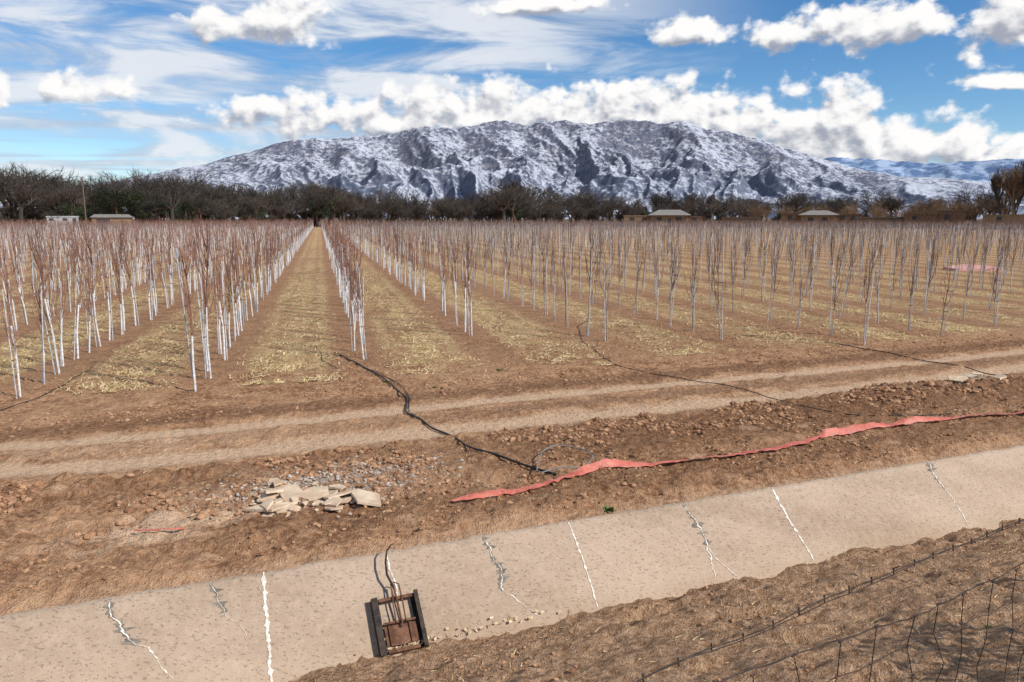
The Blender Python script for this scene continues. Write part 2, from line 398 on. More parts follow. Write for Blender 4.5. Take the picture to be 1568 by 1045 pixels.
hose('irrigation_hose',[(-4.1,15.6),(-3.7,14.3),(-3.3,13.7)],.007,hosem)
hose('grey_tubing_loop',[(.30,7.80),(.30,8.1),(.40,8.35),(.62,8.5),(.86,8.4),(.92,8.15),(.85,7.95),(.6,7.8),(.3,7.7)],.007,greym,lambda f:.03+.09*math.sin(f*math.pi))
redm,t,b=newmat('red_layflat_vinyl')
co=t.add('ShaderNodeTexCoord').outputs['Object']
c=t.mix(t.ss(t.noise(co,6,5),.35,.65),(.42,.085,.055),(.58,.155,.105))
c=t.mix(t.ss(t.noise(co,25,4),.48,.66,0,.75),c,(.46,.23,.145))
t.l.new(c,b.inputs['Base Color']); b.inputs['Roughness'].default_value=.6
def ribbon(name,pts,width,rolls,seed=0):
    vs=[];fs=[];D=[]
    n_=len(pts)
    for i in range(n_-1):
        p0=pts[max(i-1,0)];p1=pts[i];p2=pts[i+1];p3=pts[min(i+2,n_-1)]
        n=int(math.dist(p1,p2)/.05)+1
        for k in range(n):
            f=k/n
            q=[.5*((2*p1[a])+(-p0[a]+p2[a])*f+(2*p0[a]-5*p1[a]+4*p2[a]-p3[a])*f*f+(-p0[a]+3*p1[a]-3*p2[a]+p3[a])*f**3) for a in (0,1)]
            r=rolls[i]*(1-f)+rolls[i+1]*f; D.append((q[0],q[1],r))
    M=5
    for k,(x,y,r) in enumerate(D):
        a=D[max(k-1,0)];b_=D[min(k+1,len(D)-1)]; d=Vector((b_[0]-a[0],b_[1]-a[1],0)).normalized(); pr=Vector((-d.y,d.x,0))
        r=r+.25*fr(k*.10,seed); u,w=UW(x,y); wd=width*(1+.22*fr(k*.09,seed+4))*min(1,.3+k*.12)
        z0=sum(gz(u+du,w+dw) for du in (-.15,0,.15) for dw in (-.04,.04))/6+.03+.5*wd*abs(math.sin(r))
        for j in range(M):
            f=(j/(M-1)-.5); p=Vector((x,y,z0))+ (pr*math.cos(r)+Vector((0,0,1))*math.sin(r))*f*wd + Vector((0,0,1))*(.010*fr(k*.2,j*.5,seed)+.008*(1-4*f*f)); vs.append(tuple(p))
    for k in range(len(D)-1):
        for j in range(M-1): fs.append((k*M+j,k*M+j+1,(k+1)*M+j+1,(k+1)*M+j))
    return mesh_obj(name,vs,fs,[redm],smooth=True)
ribbon('red_layflat_hose',[(-.6,7.03),(-.1,7.25),(.54,7.64),(1.0,7.98),(1.3,8.08),(2.1,8.26),(3.15,8.69),(3.9,9.15),(4.15,9.26),(5.22,9.77),(5.5,9.85),(6.47,10.21),(7.76,10.47),(9.5,11.2)],.095,[.15,.3,-.15,1.2,.45,-.35,.0,.0,1.2,.0,1.0,-.3,-.2,-.1],3)
ribbon('red_layflat_hose_scrap',[(-3.45,6.38),(-3.2,6.33),(-2.95,6.36)],.030,[.05,.1,.1],9)
weedm=simple('green_weed',(.05,.10,.02),(.10,.17,.05),20,.7,0)
def weed(x,y,r,n):
    vs=[];fs=[]; u,w=UW(x,y); z=gz(u,w)
    for k in range(n):
        a=random.uniform(0,6.28); l=r*random.uniform(.4,1); e=random.uniform(.2,1.2); d=Vector((math.cos(a)*math.cos(e),math.sin(a)*math.cos(e),math.sin(e))); s_=Vector((-math.sin(a),math.cos(a),0))*.012
        o=Vector((x+random.gauss(0,r*.3),y+random.gauss(0,r*.3),z)); b0=len(vs); vs+= [tuple(o),tuple(o+d*l*.5+s_),tuple(o+d*l),tuple(o+d*l*.5-s_)]; fs.append((b0,b0+1,b0+2,b0+3))
    mesh_obj('weed_plant',vs,fs,[weedm])
weed(.97,6.98,.07,50); weed(-.25,13.6,.08,30); weed(-1.3,12.2,.06,20); weed(3.2,4.6,.03,14); weed(-2.2,12.6,.06,20)

# ---------------------------------------------------------------- woven wire fence
wirem=simple('rusty_wire',(.025,.017,.013),(.065,.042,.03),30,.6,0,metal=.3)
vs=[];fs=[];mi=[]
fd=Vector((.853,.524,0)); B0=Vector((.327,1.768,0)); fn=Vector((-.524,.853,0))
def fp(d,z,sag=0.0,n=0.0): p=B0+fd*d+fn*n; return Vector((p.x,p.y,z))
L0,L1=-1.6,6.0
def wl(zf,r,seed,amp=.012,step=.06,nn=.02):
    pts=[];d=L0
    while d<L1: pts.append(fp(d,zf(d)+amp*fr(d*3,seed),0,nn*fr(d*1.3,seed+5))); d+=step
    tube(vs,fs,mi,pts,[r]*len(pts),5)
    return pts
top=wl(lambda d:1.60+.01*math.sin(d*2),.0021,1,.008)
wl(lambda d:1.602+.01*math.sin(d*2),.0018,1.4,.012)
zt=lambda d:1.475-.045*d+.016*math.sin(d*3)
for k,dz in enumerate([0,.13,.29,.45,.6,.72]):
    wl(lambda d,dz=dz:zt(d)-dz+.012*math.sin(d*4+dz*20),.0026 if k==0 else .0018,10+k*3,.03)
d=L0;k=0
while d<L1:
    l=.045*math.sin(k*1.7)+.05*random.uniform(-1,1)
    pts=[fp(d+l*j/6*1.6+.016*math.sin(j*2.1+k),zt(d)-.75*j/6,0,.03*fr(k*.7,j*.8)) for j in range(7)]
    tube(vs,fs,mi,pts,[.0018]*7,5)
    for j in (0,1,2,4): 
        p=pts[j]; tube(vs,fs,mi,[p-fd*.010,p+fd*.010],[.0036]*2,5)
    d+=.19+random.uniform(-.03,.03);k+=1
d=L0
while d<L1:
    for a in (.6,2.2,-.9):
        v=Vector((fd.x*.3,fd.y*.3,0))*math.cos(a)+fn*math.cos(a*2)*.6+Vector((0,0,1))*math.sin(a)
        p=fp(d,1.60+.01*math.sin(d*2)+.008*fr(d*3,1),0,.02*fr(d*1.3,6)); tube(vs,fs,mi,[p-v.normalized()*.013,p+v.normalized()*.013],[.0015,.0011],4)
    d+=.125
for d in (L0,L1):
    o=fp(d,.2); boxm(vs,fs,mi,o,fd*.035,fn*.006,(0,0,1.6)); boxm(vs,fs,mi,o+fd*.0145+fn*.0065,fd*.006,fn*.03,(0,0,1.6))
mesh_obj('wire_fence',vs,fs,[wirem],midx=mi)

# ---------------------------------------------------------------- saplings
whitem=simple('painted_trunk',(.50,.47,.45),(.76,.74,.72),14,.7,0,rand=.15)
greyt=simple('grey_trunk',(.24,.20,.18),(.42,.37,.34),14,.7,0,rand=.2)
barkm=simple('young_bark',(.145,.068,.048),(.28,.145,.105),14,.75,0,rand=.2)
barkd=simple('grey_brown_bark',(.10,.060,.048),(.20,.125,.10),14,.75,0,rand=.2)
stakem=simple('galvanised_stake',(.36,.36,.36),(.55,.55,.55),10,.6,0,rand=.15)
def sapling_mesh(seed,h=2.6,white=True,lod=False):
    random.seed(seed); vs=[];fs=[];mi=[]
    bx,by=random.uniform(-.1,.1),random.uniform(-.1,.1)
    def tp(z): return Vector((bx*(z/h)**2+.02*math.sin(z*3+seed),by*(z/h)**2+.02*math.cos(z*2.6+seed),z))
    wh=random.uniform(.75,1.35); S=3 if lod else 6
    k_=.95 if white else .78
    tube(vs,fs,mi,[tp(z) for z in ((0,wh) if lod else (-.05,wh*.5,wh))],[.021*k_]*2 if lod else [.021*k_,.019*k_,.017*k_],S,0,not lod)
    zs=[wh,h*.75,h] if lod else [wh,wh+.3,wh+.6,h*.85,h]
    tube(vs,fs,mi,[tp(z) for z in zs],[.016*k_,.010*k_,.004] if lod else [.015*k_,.013*k_,.010*k_,.006,.003],3 if lod else 5,1,False)
    for k in range((8 if white else 6) if lod else (random.randint(10,15) if white else random.randint(7,11))):
        z=random.uniform(.85,h*.85) if k>1 else random.uniform(.6,1.0); a=random.uniform(0,6.28); l=random.uniform(.35,.95)*(1.15-.35*z/h); o=random.uniform(.12,.36)*l
        p=tp(z); c,s=math.cos(a),math.sin(a); j=random.uniform(-.3,.3)
        P=[p,p+Vector((c*o*.55,s*o*.55,l*.3)),p+Vector((c*o*.9+j*.05,s*o*.9,l*.65)),p+Vector((c*o+j*.08,s*o-j*.05,l))]
        if lod:
            b0=len(vs); sx=Vector((-s,c,0))*.0075; vs.extend([tuple(P[0]-sx),tuple(P[0]+sx),tuple(P[3]+sx*.5),tuple(P[3]-sx*.5)]); fs.append((b0,b0+1,b0+2,b0+3)); mi.append(1); continue
        kk=1.1 if white else 1.0
        tube(vs,fs,mi,P,[.007*kk,.006*kk,.0045*kk,.0025],3,1,False)
        for m_ in range(2):
            f=random.uniform(.3,.8); pp=P[1].lerp(P[3],f); a2=random.uniform(0,6.28); l2=random.uniform(.1,.28)
            tube(vs,fs,mi,[pp,pp+Vector((math.cos(a2)*l2*.35,math.sin(a2)*l2*.35,l2))],[.0038,.002],3,1,False)
    a=random.uniform(0,6.28); sx,sy=.06*math.cos(a),.06*math.sin(a); hs=random.uniform(1.7,2.35); lx,ly=random.uniform(-.06,.06),random.uniform(-.06,.06)
    tube(vs,fs,mi,[(sx,sy,-.05),(sx+lx,sy+ly,hs)],[.011,.010],S,2,not lod)
    if not lod:
        for z in (.7,1.3): tube(vs,fs,mi,[(sx+lx*z/hs-.02,sy+ly*z/hs-.02,z),tuple(tp(z)+Vector((.02,.02,.01)))],[.010,.010],4,1)
    me=bpy.data.meshes.new('sapling'); me.from_pydata(vs,[],fs)
    for m in ((whitem,barkm,stakem) if white else (greyt,barkd,stakem)): me.materials.append(m)
    me.polygons.foreach_set('material_index',mi); me.update(); return me
NW_,NG_=5,5
sm=[sapling_mesh(100+i,random.uniform(2.4,2.75)) for i in range(NW_)]+[sapling_mesh(140+i,random.uniform(2.2,2.55),False) for i in range(NG_)]
lo=[sapling_mesh(100+i,random.uniform(2.4,2.75),True,True) for i in range(4)]+[sapling_mesh(140+i,random.uniform(2.2,2.6),False,True) for i in range(4)]
random.seed(11)
starts={-2:13.0,-1:12.75,0:15.0,1:17.3,2:14.3,3:15.3,4:13.9,5:14.6,6:15.6,-3:12.6,-4:12.9}
farp=[[] for _ in range(8)]; midp=[[] for _ in range(10)]; reps=[None]*10
for i in range(-80,90):
    s=.7+2.75*i; q=starts.get(i, 14.5+random.uniform(-1,1) if i>0 else 12.5)
    if i>6: q=15.5+ (i-6)*.7
    white=i<=1
    while q<245:
        x,y,_=SQ(s+random.gauss(0,.07),q)
        ok=y>0 and abs(x)<y*.86+3
        gap=random.random()<(.05 if white else .08)
        if 38<q<44 and i>4: gap=True
        if ok and not gap:
            wv=white if q<60 else (white or random.random()<.25)
            v=random.randrange(5)+(0 if wv else 5); r=random.uniform(0,6.28); sc=random.uniform(.82,1.08); u,w=UW(x,y)
            if q<27 and abs(x)<y*.72+1:
                o=bpy.data.objects.new('sapling_tree',sm[v]); link(o); o.location=(x,y,gz(u,w) if w<20 else 0); o.rotation_euler=(random.gauss(0,.035),random.gauss(0,.035),r); o.scale=(sc,sc,sc)
                if reps[v] is None: reps[v]=o
            elif q<42: midp[v].append((x,y,0))
            else: farp[random.randrange(4)+(0 if wv else 4)].append((x,y,0))
        q+=((.95 if q<40 else 1.15) if white else 1.25)*random.uniform(.75,1.25)
def gn_instances(name,pts,obj,tilt=.04,s0=.85,s1=1.08):
    me=bpy.data.meshes.new(name); me.from_pydata(pts,[],[]); o=link(bpy.data.objects.new(name,me))
    ng=bpy.data.node_groups.new(name,'GeometryNodeTree')
    ng.interface.new_socket('Geometry',in_out='INPUT',socket_type='NodeSocketGeometry'); ng.interface.new_socket('Geometry',in_out='OUTPUT',socket_type='NodeSocketGeometry')
    N=ng.nodes;Lk=ng.links; gi=N.new('NodeGroupInput');gout=N.new('NodeGroupOutput'); ip=N.new('GeometryNodeInstanceOnPoints'); oi=N.new('GeometryNodeObjectInfo'); oi.inputs['Object'].default_value=obj; oi.inputs['As Instance'].default_value=True
    rv=N.new('FunctionNodeRandomValue'); rv.data_type='FLOAT_VECTOR'; rv.inputs[0].default_value=(-tilt,-tilt,0); rv.inputs[1].default_value=(tilt,tilt,6.28)
    rs=N.new('FunctionNodeRandomValue'); rs.data_type='FLOAT'; rs.inputs[2].default_value=s0; rs.inputs[3].default_value=s1; rs.inputs['Seed'].default_value=5
    Lk.new(gi.outputs[0],ip.inputs['Points']); Lk.new(oi.outputs['Geometry'],ip.inputs['Instance']); Lk.new(rv.outputs[0],ip.inputs['Rotation']); Lk.new(rs.outputs[1],ip.inputs['Scale']); Lk.new(ip.outputs[0],gout.inputs[0])
    md=o.modifiers.new('inst','NODES'); md.node_group=ng; return o
par=empty('distant_orchard_saplings')
for v in range(10):
    if reps[v] and midp[v]: gn_instances('saplings_%d'%v,midp[v],reps[v]).parent=par
for v in range(8):
    p0=farp[v].pop(); o=link(bpy.data.objects.new('far_sapling_%d'%v,lo[v]),par); o.location=p0
    gn_instances('far_saplings_%d'%v,farp[v],o).parent=par

# ---------------------------------------------------------------- bare cottonwoods
twm,t,b=newmat('bare_branches')
r=t.add('ShaderNodeObjectInfo').outputs['Random']
c=t.mix(r,(.040,.031,.024),(.090,.065,.046)); t.l.new(c,b.inputs['Base Color']); b.inputs['Roughness'].default_value=.9
twm2=simple('tan_branches',(.15,.098,.06),(.24,.16,.10),3,.9,0,rand=.2)
def bare_tree(seed,h=12,limbs=5,upright=.5,mat=None,tw=12,tww=.020):
    random.seed(seed); vs=[];fs=[];mi=[]
    def rnd(s): return Vector((random.gauss(0,s),random.gauss(0,s),random.gauss(0,s)))
    def twig(p,d,l,wd):
        s_=d.cross(rnd(1)); 
        if s_.length<.01: return
        s_=s_.normalized()*wd; m_=p+d*l*.5+rnd(.08)*l; e=p+(d+rnd(.25))*l; b0=len(vs)
        vs.extend([tuple(p-s_),tuple(p+s_),tuple(m_+s_*.7),tuple(m_-s_*.7),tuple(e)]); fs.append((b0,b0+1,b0+2,b0+3)); fs.append((b0+3,b0+2,b0+4)); mi.extend([0,0])
    def grow(p,d,l,r,lv):
        n=3; P=[p]; dd=d.copy()
        for k in range(n):
            dd=(dd+rnd(.17)+Vector((0,0,.06*upright))).normalized(); P.append(P[-1]+dd*l/n)
        tube(vs,fs,mi,P,[r,r*.85,r*.7,r*.5],5 if lv==0 else 3,0,False)
        if lv>=3:
            for k in range(tw):
                q=P[1].lerp(P[3],random.random()); twig(q,(dd+rnd(.55)+Vector((0,0,.25*upright))).normalized(),random.uniform(.5,1.2)*h/12,tww*h/12)
            return
        nc=[limbs,5,4][lv]
        for k in range(nc):
            f=(k+.5)/nc if lv else random.uniform(.55,1); q=P[1].lerp(P[3],f) if lv else P[2].lerp(P[3],f)
            a=6.28*k/nc+random.uniform(-.5,.5); x=dd.orthogonal().normalized(); y=dd.cross(x)
            sp=random.uniform(.5,1.0)*(1.15-upright*.7)
            nd=(dd+(x*math.cos(a)+y*math.sin(a))*sp+Vector((0,0,.15))).normalized()
            grow(q,nd,l*random.uniform(.62,.85),r*.5,lv+1)
    grow(Vector((0,0,-.1)),Vector((random.gauss(0,.08),random.gauss(0,.08),1)).normalized(),h*.34,h*.028,0)
    zm=max(v[2] for v in vs); k=h/zm; vs=[(a*k,b_*k,c_*k) for a,b_,c_ in vs]
    me=bpy.data.meshes.new('bare_tree'); me.from_pydata(vs,[],fs); me.materials.append(mat or twm); me.update(); return me
tms=[bare_tree(200+i,12,random.randint(4,6),.35,None,10) for i in range(6)]
tall=[bare_tree(300+i,14,6,1.3,None if i else twm2,14,.026) for i in range(2)]
tan=[bare_tree(400+i,9,6,.7,twm2,10) for i in range(2)]
shr=[bare_tree(500+i,5,6,.6,None,9,.06) for i in range(3)]
random.seed(21)
tl=empty('distant_tree_line')
EL=[(-.85,.05),(-.62,.060),(-.585,.065),(-.55,.053),(-.5,.052),(-.45,.055),(-.42,.057),(-.36,.047),(-.3,.043),(-.245,.049),(-.2,.040),(-.1,.038),(-.03,.041),(.005,.056),(.04,.040),(.15,.038),(.25,.037),(.35,.035),(.45,.035),(.53,.034),(.56,.040),(.585,.062),(.65,.06),(.85,.05)]
def el_top(a): return float(np.interp(a,[e[0] for e in EL],[e[1] for e in EL]))
def dist(a): return float(np.interp(a,[-.85,-.4,-.25,0,.3,.85],[215,235,262,268,285,300]))
def put(me,a,d,h,base,par_=tl,name='tree',wx=None):
    o=bpy.data.objects.new(name,me); link(o,par_); o.location=(math.sin(a)*d,math.cos(a)*d,0); o.rotation_euler=(0,0,random.uniform(0,6.28)); k=h/base
    kx=k*(wx or random.uniform(.95,1.35)); o.scale=(kx,kx,k)
a=-.80
while a<.80:
    d=dist(a)
    for L,(dd,kk) in enumerate([(0,.78),(16,.95),(36,1.0),(58,1.05)]):
        if L==3 and a>.1: continue
        aa=a+random.uniform(-.01,.01); D=d+dd+random.uniform(-4,4); h=(el_top(aa)*D+2.8)*kk*random.uniform(.68,1.10)
        if .47<aa<.555 or (.30<aa<.47 and L==0): put(random.choice(tan),aa,D,h*.85,9)
        elif aa>.575: put(random.choice(tall),aa,D-20,h,14,wx=random.uniform(.65,.85))
        else: put(random.choice(tms),aa,D,h,12)
    for _ in range(3 if a<.3 else 2):
        aa=a+random.uniform(-.01,.01)
        put(random.choice(shr if aa<.3 else shr+tan),aa,d-3+random.uniform(-2,30),random.uniform(4.2,8),5 if aa<.3 else 7)
    a+=.0140
for aa,h in [(-.60,16),(-.58,15),(-.425,15),(.004,18),(-.01,15),(-.246,15),(-.235,14)]: put(tms[int(h)%5],aa,dist(aa)-6,h,12,wx=1.25)
for aa,h in [(.578,17),(.589,18.5),(.600,17.5),(.612,18),(.625,17)]: put(tall[int(h)%2],aa,236,h,14,wx=.75)
greenm,t,b=newmat('juniper_foliage')
r=t.noise(t.add('ShaderNodeTexCoord').outputs['Object'],.8,3)
t.l.new(t.mix(r,(.018,.028,.010),(.055,.068,.026)),b.inputs['Base Color']); b.inputs['Roughness'].default_value=.9
def evergreen(seed,h=8):
    random.seed(seed); vs=[];fs=[];mi=[]; tube(vs,fs,mi,[(0,0,-.1),(.1,0,h*.5),(0,0,h*.9)],[.25,.16,.05],6,1)
    cl=[(random.gauss(0,h*.17),random.gauss(0,h*.17),random.uniform(.25,.92)*h,random.uniform(.10,.18)*h) for _ in range(16)]
    for _ in range(3000):
        cx,cy,cz,cr=random.choice(cl); d=Vector((random.gauss(0,1),random.gauss(0,1),random.gauss(0,1))).normalized()*cr*random.random()**.4; p=Vector((cx,cy,cz))+d
        a_=Vector([random.gauss(0,1) for _ in range(3)]).normalized()*.16; b_=a_.orthogonal()*.7; b0=len(vs); vs.extend([tuple(p-a_),tuple(p+b_),tuple(p+a_)]); fs.append((b0,b0+1,b0+2)); mi.append(0)
    me=bpy.data.meshes.new('evergreen'); me.from_pydata(vs,[],fs); me.materials.append(greenm); me.materials.append(barkm); me.polygons.foreach_set('material_index',mi); me.update(); return me
evs=[evergreen(i) for i in range(2)]
random.seed(5)
for a,h in [(-.50,9),(-.485,11),(-.47,10),(-.44,8),(-.41,8),(-.53,7),(-.255,9),(-.235,10),(-.33,6),(.0,9),(-.37,7),(.17,6),(.27,5),(-.515,6)]:
    o=bpy.data.objects.new('evergreen_tree',random.choice(evs)); link(o); d=dist(a)-2; o.location=(math.sin(a)*d,math.cos(a)*d,0); o.rotation_euler=(0,0,random.random()*6); o.scale=(h/8*1.2,h/8*1.2,h/8)
o=link(bpy.data.objects.new('shadow_caster_bush',evs[0])); o.location=(4.85,2.78,.1); o.scale=(.20,.20,.25)  # unseen bush, added out of frame to throw a shadow into the near right corner

# ---------------------------------------------------------------- buildings
adobe=simple('adobe_plaster',(.13,.075,.047),(.19,.115,.072),2,.95,.1,20)
adobe2=simple('tan_plaster',(.19,.13,.08),(.25,.175,.11),2,.95,.1,20)
roofm=simple('shingle_roof',(.17,.155,.14),(.26,.235,.21),3,.9,.1,20)
glassm=simple('dark_window',(.02,.025,.03),(.05,.06,.07),3,.2,0)
whitew=simple('white_siding',(.30,.30,.295),(.42,.42,.41),3,.7,.05,20)
woodm=simple('weathered_wood',(.10,.07,.05),(.18,.13,.09),6,.9,.1,30)
def building(name,a,d,blocks,windows,roof=None,rot=0.0,zs=1.35):
    x,y=math.sin(a)*d,math.cos(a)*d; e=empty(name,(x,y,0)); e.rotation_euler=(0,0,-a+rot); e.scale=(1,1,zs)
    for k,(x0,x1,y0,y1,z1,mat) in enumerate(blocks):
        vs=[];fs=[];mi=[]; boxm(vs,fs,mi,(x0,y0,0),(x1-x0,0,0),(0,y1-y0,0),(0,0,z1)); boxm(vs,fs,mi,(x0-.15,y0-.15,z1+.003),(x1-x0+.3,0,0),(0,y1-y0+.3,0),(0,0,.25))
        mesh_obj('walls_%d'%k,vs,fs,[mat],e)
    vs=[];fs=[];mi=[]
    for (xa,xb,za,zb,yy) in windows: boxm(vs,fs,mi,(xa,yy-.06,za),(xb-xa,0,0),(0,.05,0),(0,0,zb-za))
    if vs: mesh_obj('windows',vs,fs,[glassm],e)
    if roof:
        x0,x1,y0,y1,z0,z1,hip=roof; xm=hip; ym=(y0+y1)/2
        vs=[(x0,y0,z0),(x1,y0,z0),(x1,y1,z0),(x0,y1,z0),(x0+xm,ym,z1),(x1-xm,ym,z1)]
        fs=[(0,1,5,4),(2,3,4,5),(1,2,5),(3,0,4),(3,2,1,0)]; mesh_obj('roof',vs,fs,[roofm],e)
    return e
building('adobe_house',.20,250,[(-13,-3,0,10,2.6,adobe2),(4.5,12,1,9,2.4,adobe)],[(-11,-9.5,1.6,2.3,0),(-7,-5.5,1.6,2.3,0),(6,7.5,1.5,2.2,1),(9,10.5,1.5,2.2,1)])
building('hip_roof_house',.207,248,[(-6,6,0,9,2.6,adobe2)],[(-4,-2.5,1.5,2.4,0),(-.5,.5,0,2.1,0),(2,3.8,1.5,2.4,0)],(-7,7,-1,10,2.87,4.2,3.5))
building('adobe_house',.385,248,[(-10,-4,0,8,3.2,adobe),(5,13,1,8,3.0,adobe)],[(-8,-6.8,1.8,2.8,0),(7,8.2,1.8,2.7,1),(10,11,1.8,2.7,1)])
building('hip_roof_house',.388,246,[(-5,5,0,9,2.6,adobe2)],[(-3,-1.5,1.5,2.3,0),(1,2.5,1.5,2.3,0)],(-6,6,-1,10,2.87,3.9,3.5))
building('adobe_house',.515,240,[(-8,0,0,8,2.9,adobe),(0.05,7,1,8,3.5,adobe)],[(-6,-4.8,1.8,2.6,0),(2,3.2,1.8,2.9,1)])
building('adobe_house',.60,228,[(-9,9,0,8,2.6,adobe2)],[(-6,-4.8,1.5,2.4,0),(2,3.2,1.5,2.4,0)])
building('white_mobile_home',-.540,224,[(-3.5,3.5,0,4,2.5,whitew)],[(-3,-2,1.8,2.3,0),(0,1,1.8,2.3,0),(2.2,3.0,.3,2.3,0)],zs=1.25)
building('farm_shed',-.488,218,[(-5,4,0,6,2.1,adobe2)],[(-4,-1,0.1,2.0,0)],(-5.5,4.5,-.5,6.5,2.37,3.0,1.0),zs=1.3)
building('wooden_fence_wall',.37,246,[(-24,-12.5,0,.2,2.2,woodm),(15,36,0,.2,2.2,woodm)],[])
vs=[];fs=[];mi=[]
tube(vs,fs,mi,[(0,0,-.2),(0,0,12.3)],[.17,.11],8); boxm(vs,fs,mi,(-1.2,-.18,11.2),(2.4,0,0),(0,.1,0),(0,0,.12))
for x in (-1.05,-.5,.5,1.05): tube(vs,fs,mi,[(x,-.13,11.32),(x,-.13,11.5)],[.05,.03],6)
o=mesh_obj('telephone_pole',vs,fs,[woodm],midx=mi); o.location=(math.sin(-.517)*200,math.cos(-.517)*200,0)
def pickup(a,d,rot):
    prof=[(-2.7,.45),(-2.7,1.05),(-2.6,1.12),(-.55,1.15),(-.5,1.2),(-.3,1.8),(.75,1.82),(1.3,1.2),(2.5,1.05),(2.7,.85),(2.7,.45)]
    n=len(prof);vs=[(x,y,z) for y in (-.9,.9) for x,z in prof]
    fs=[tuple(range(n)),tuple(range(2*n-1,n-1,-1))]+[(i,(i+1)%n+0,(i+1)%n+n,i+n) for i in range(n)]
    e=empty('pickup_truck',(math.sin(a)*d,math.cos(a)*d,0)); e.rotation_euler=(0,0,rot)
    mesh_obj('body',vs,fs,[whitew],e); v=[];f=[];m=[]
    for x in (-1.75,1.75):
        for y in (-.93,.78): tube(v,f,m,[(x,y,.36),(x,y+.15,.36)],[.36,.36],14)
    mesh_obj('wheels',v,f,[dark],e); v=[];f=[];m=[]
    for y in (-.92,.905): boxm(v,f,m,(-.25,y,1.25),(1.0,0,0),(0,.015,0),(0,0,.42))
    mesh_obj('side_windows',v,f,[glassm],e)
pickup(.545,215,-.3)
ob=mesh_obj('pink_tarp',[(0,0,.12),(2.6,.1,.15),(2.7,1.2,.22),(1.3,1.4,.3),(-.1,1.1,.18),(0,0,0),(2.6,.1,0),(2.7,1.2,0),(1.3,1.4,0),(-.1,1.1,0)],[(0,1,2,3,4),(0,5,6,1),(1,6,7,2),(2,7,8,3),(3,8,9,4),(4,9,5,0)],[simple('tarp',(.50,.25,.2),(.62,.36,.3),2,.8,.1)]); ob.location=(24,40,0)

# ---------------------------------------------------------------- mountains
RG=[(-.9,.0),(-.62,.012),(-.52,.036),(-.47,.048),(-.42,.058),(-.40,.063),(-.33,.082),(-.29,.096),(-.24,.100),(-.18,.104),(-.15,.109),(-.11,.117),(-.07,.116),(-.04,.121),(-.01,.126),(.02,.122),(.06,.125),(.1,.122),(.16,.125),(.19,.120),(.22,.122),(.26,.109),(.28,.107),(.30,.100),(.33,.091),(.36,.081),(.39,.071),(.42,.061),(.47,.050),(.55,.043),(.7,.03),(1.0,.02)]
rx=[r[0] for r in RG]; ry=[r[1] for r in RG]
def mountain(name,rx,ry,r0,r1,r2,amp,lat,na,nr,mats,a0,a1,seed,det=1.0):
    vs=[];A=np.linspace(a0,a1,na)
    Rr=np.concatenate([np.linspace(r0,r1,int(nr*.88)),np.linspace(r1,r2,nr-int(nr*.88))[1:]]); nr=len(Rr)
    for r in Rr:
        tt=(r-r0)/(r1-r0)
        for a in A:
            x=math.sin(a)*r;y=math.cos(a)*r
            L=a*r1
            wq=noise.noise(Vector((L/1100,r/900,seed)))
            R1=noise.ridged_multi_fractal(Vector((L/lat+.5*wq+.25*r/lat,r/(lat*3.5)+.3*wq,seed)),1.0,2.2,3,1.0,2.0)-1.0
            R2=noise.ridged_multi_fractal(Vector((x/420,y/620,seed+4)),.70,2.15,7,1.0,2.0)-1.0
            cr=float(np.interp(a,rx,ry))*r1
            if tt<=1:
                pr=.70*tt**1.15+.30*tt**5; env=(tt**.6)*(1-tt)**.6*1.8
                e2=min(1,tt*1.5)*(.30+.70*(1-tt))
            else:
                k=(r-r1)/(r2-r1); pr=1-.8*k; env=.3*k; e2=.30
            h=cr*(pr+amp*R1*env+.080*det*R2*e2)
            if tt<=1: h=min(h,cr*(.02+1.02*r/r1))
            vs.append((x,y,max(-20,h)-15+ (15 if tt>.1 else 0)))
    fs=[(j*na+i,j*na+i+1,(j+1)*na+i+1,(j+1)*na+i) for j in range(nr-1) for i in range(na-1)]
    return mesh_obj(name,vs,fs,mats,smooth=True)
mm,t,b=newmat('hazy_snowy_rock')
geo=t.add('ShaderNodeNewGeometry'); pos=geo.outputs['Position']; nv=t.add('ShaderNodeSeparateXYZ',{0:geo.outputs['Normal']}); nz=nv.outputs[2]; pz=t.add('ShaderNodeSeparateXYZ',{0:pos}).outputs[2]
m1=t.noise(pos,.0016,5,.6); m2=t.noise(pos,.018,6,.68); m3=t.noise(pos,.085,3,.6)
rock=t.mix(t.ss(m2,.35,.65),(.085,.102,.155),(.205,.20,.22))  # rock tones blued, distance haze put into the base colour
rock=t.mix(t.ss(pz,100,600,.55,0),rock,(.09,.118,.185))  # more haze blue painted in towards the foot of the range
k=t.m('ADD',t.m('MULTIPLY',t.m('SUBTRACT',m1,.5),1.4),t.m('MULTIPLY',t.m('SUBTRACT',m2,.5),2.0))
k=t.m('ADD',k,t.m('MULTIPLY',t.m('SUBTRACT',m3,.5),1.4))
k=t.m('ADD',k,t.m('MULTIPLY',t.m('SUBTRACT',nz,.80),1.6)); k=t.m('ADD',k,t.m('MULTIPLY',nv.outputs[0],.30)); k=t.m('ADD',k,t.m('MULTIPLY',t.m('SUBTRACT',pz,600),.00010))
snow=t.ss(k,-.10,.46)
c=t.mix(t.m('MULTIPLY',snow,.85),rock,(.56,.58,.64))
t.l.new(c,b.inputs['Base Color']); b.inputs['Roughness'].default_value=.95; b.inputs['Specular IOR Level'].default_value=0
bp=t.add('ShaderNodeBump',{'Height':m2,'Strength':.7,'Distance':32}); t.l.new(bp.outputs[0],b.inputs['Normal'])
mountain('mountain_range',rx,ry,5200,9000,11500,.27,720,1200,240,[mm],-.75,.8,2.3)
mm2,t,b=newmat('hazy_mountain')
pos=t.add('ShaderNodeNewGeometry').outputs['Position']
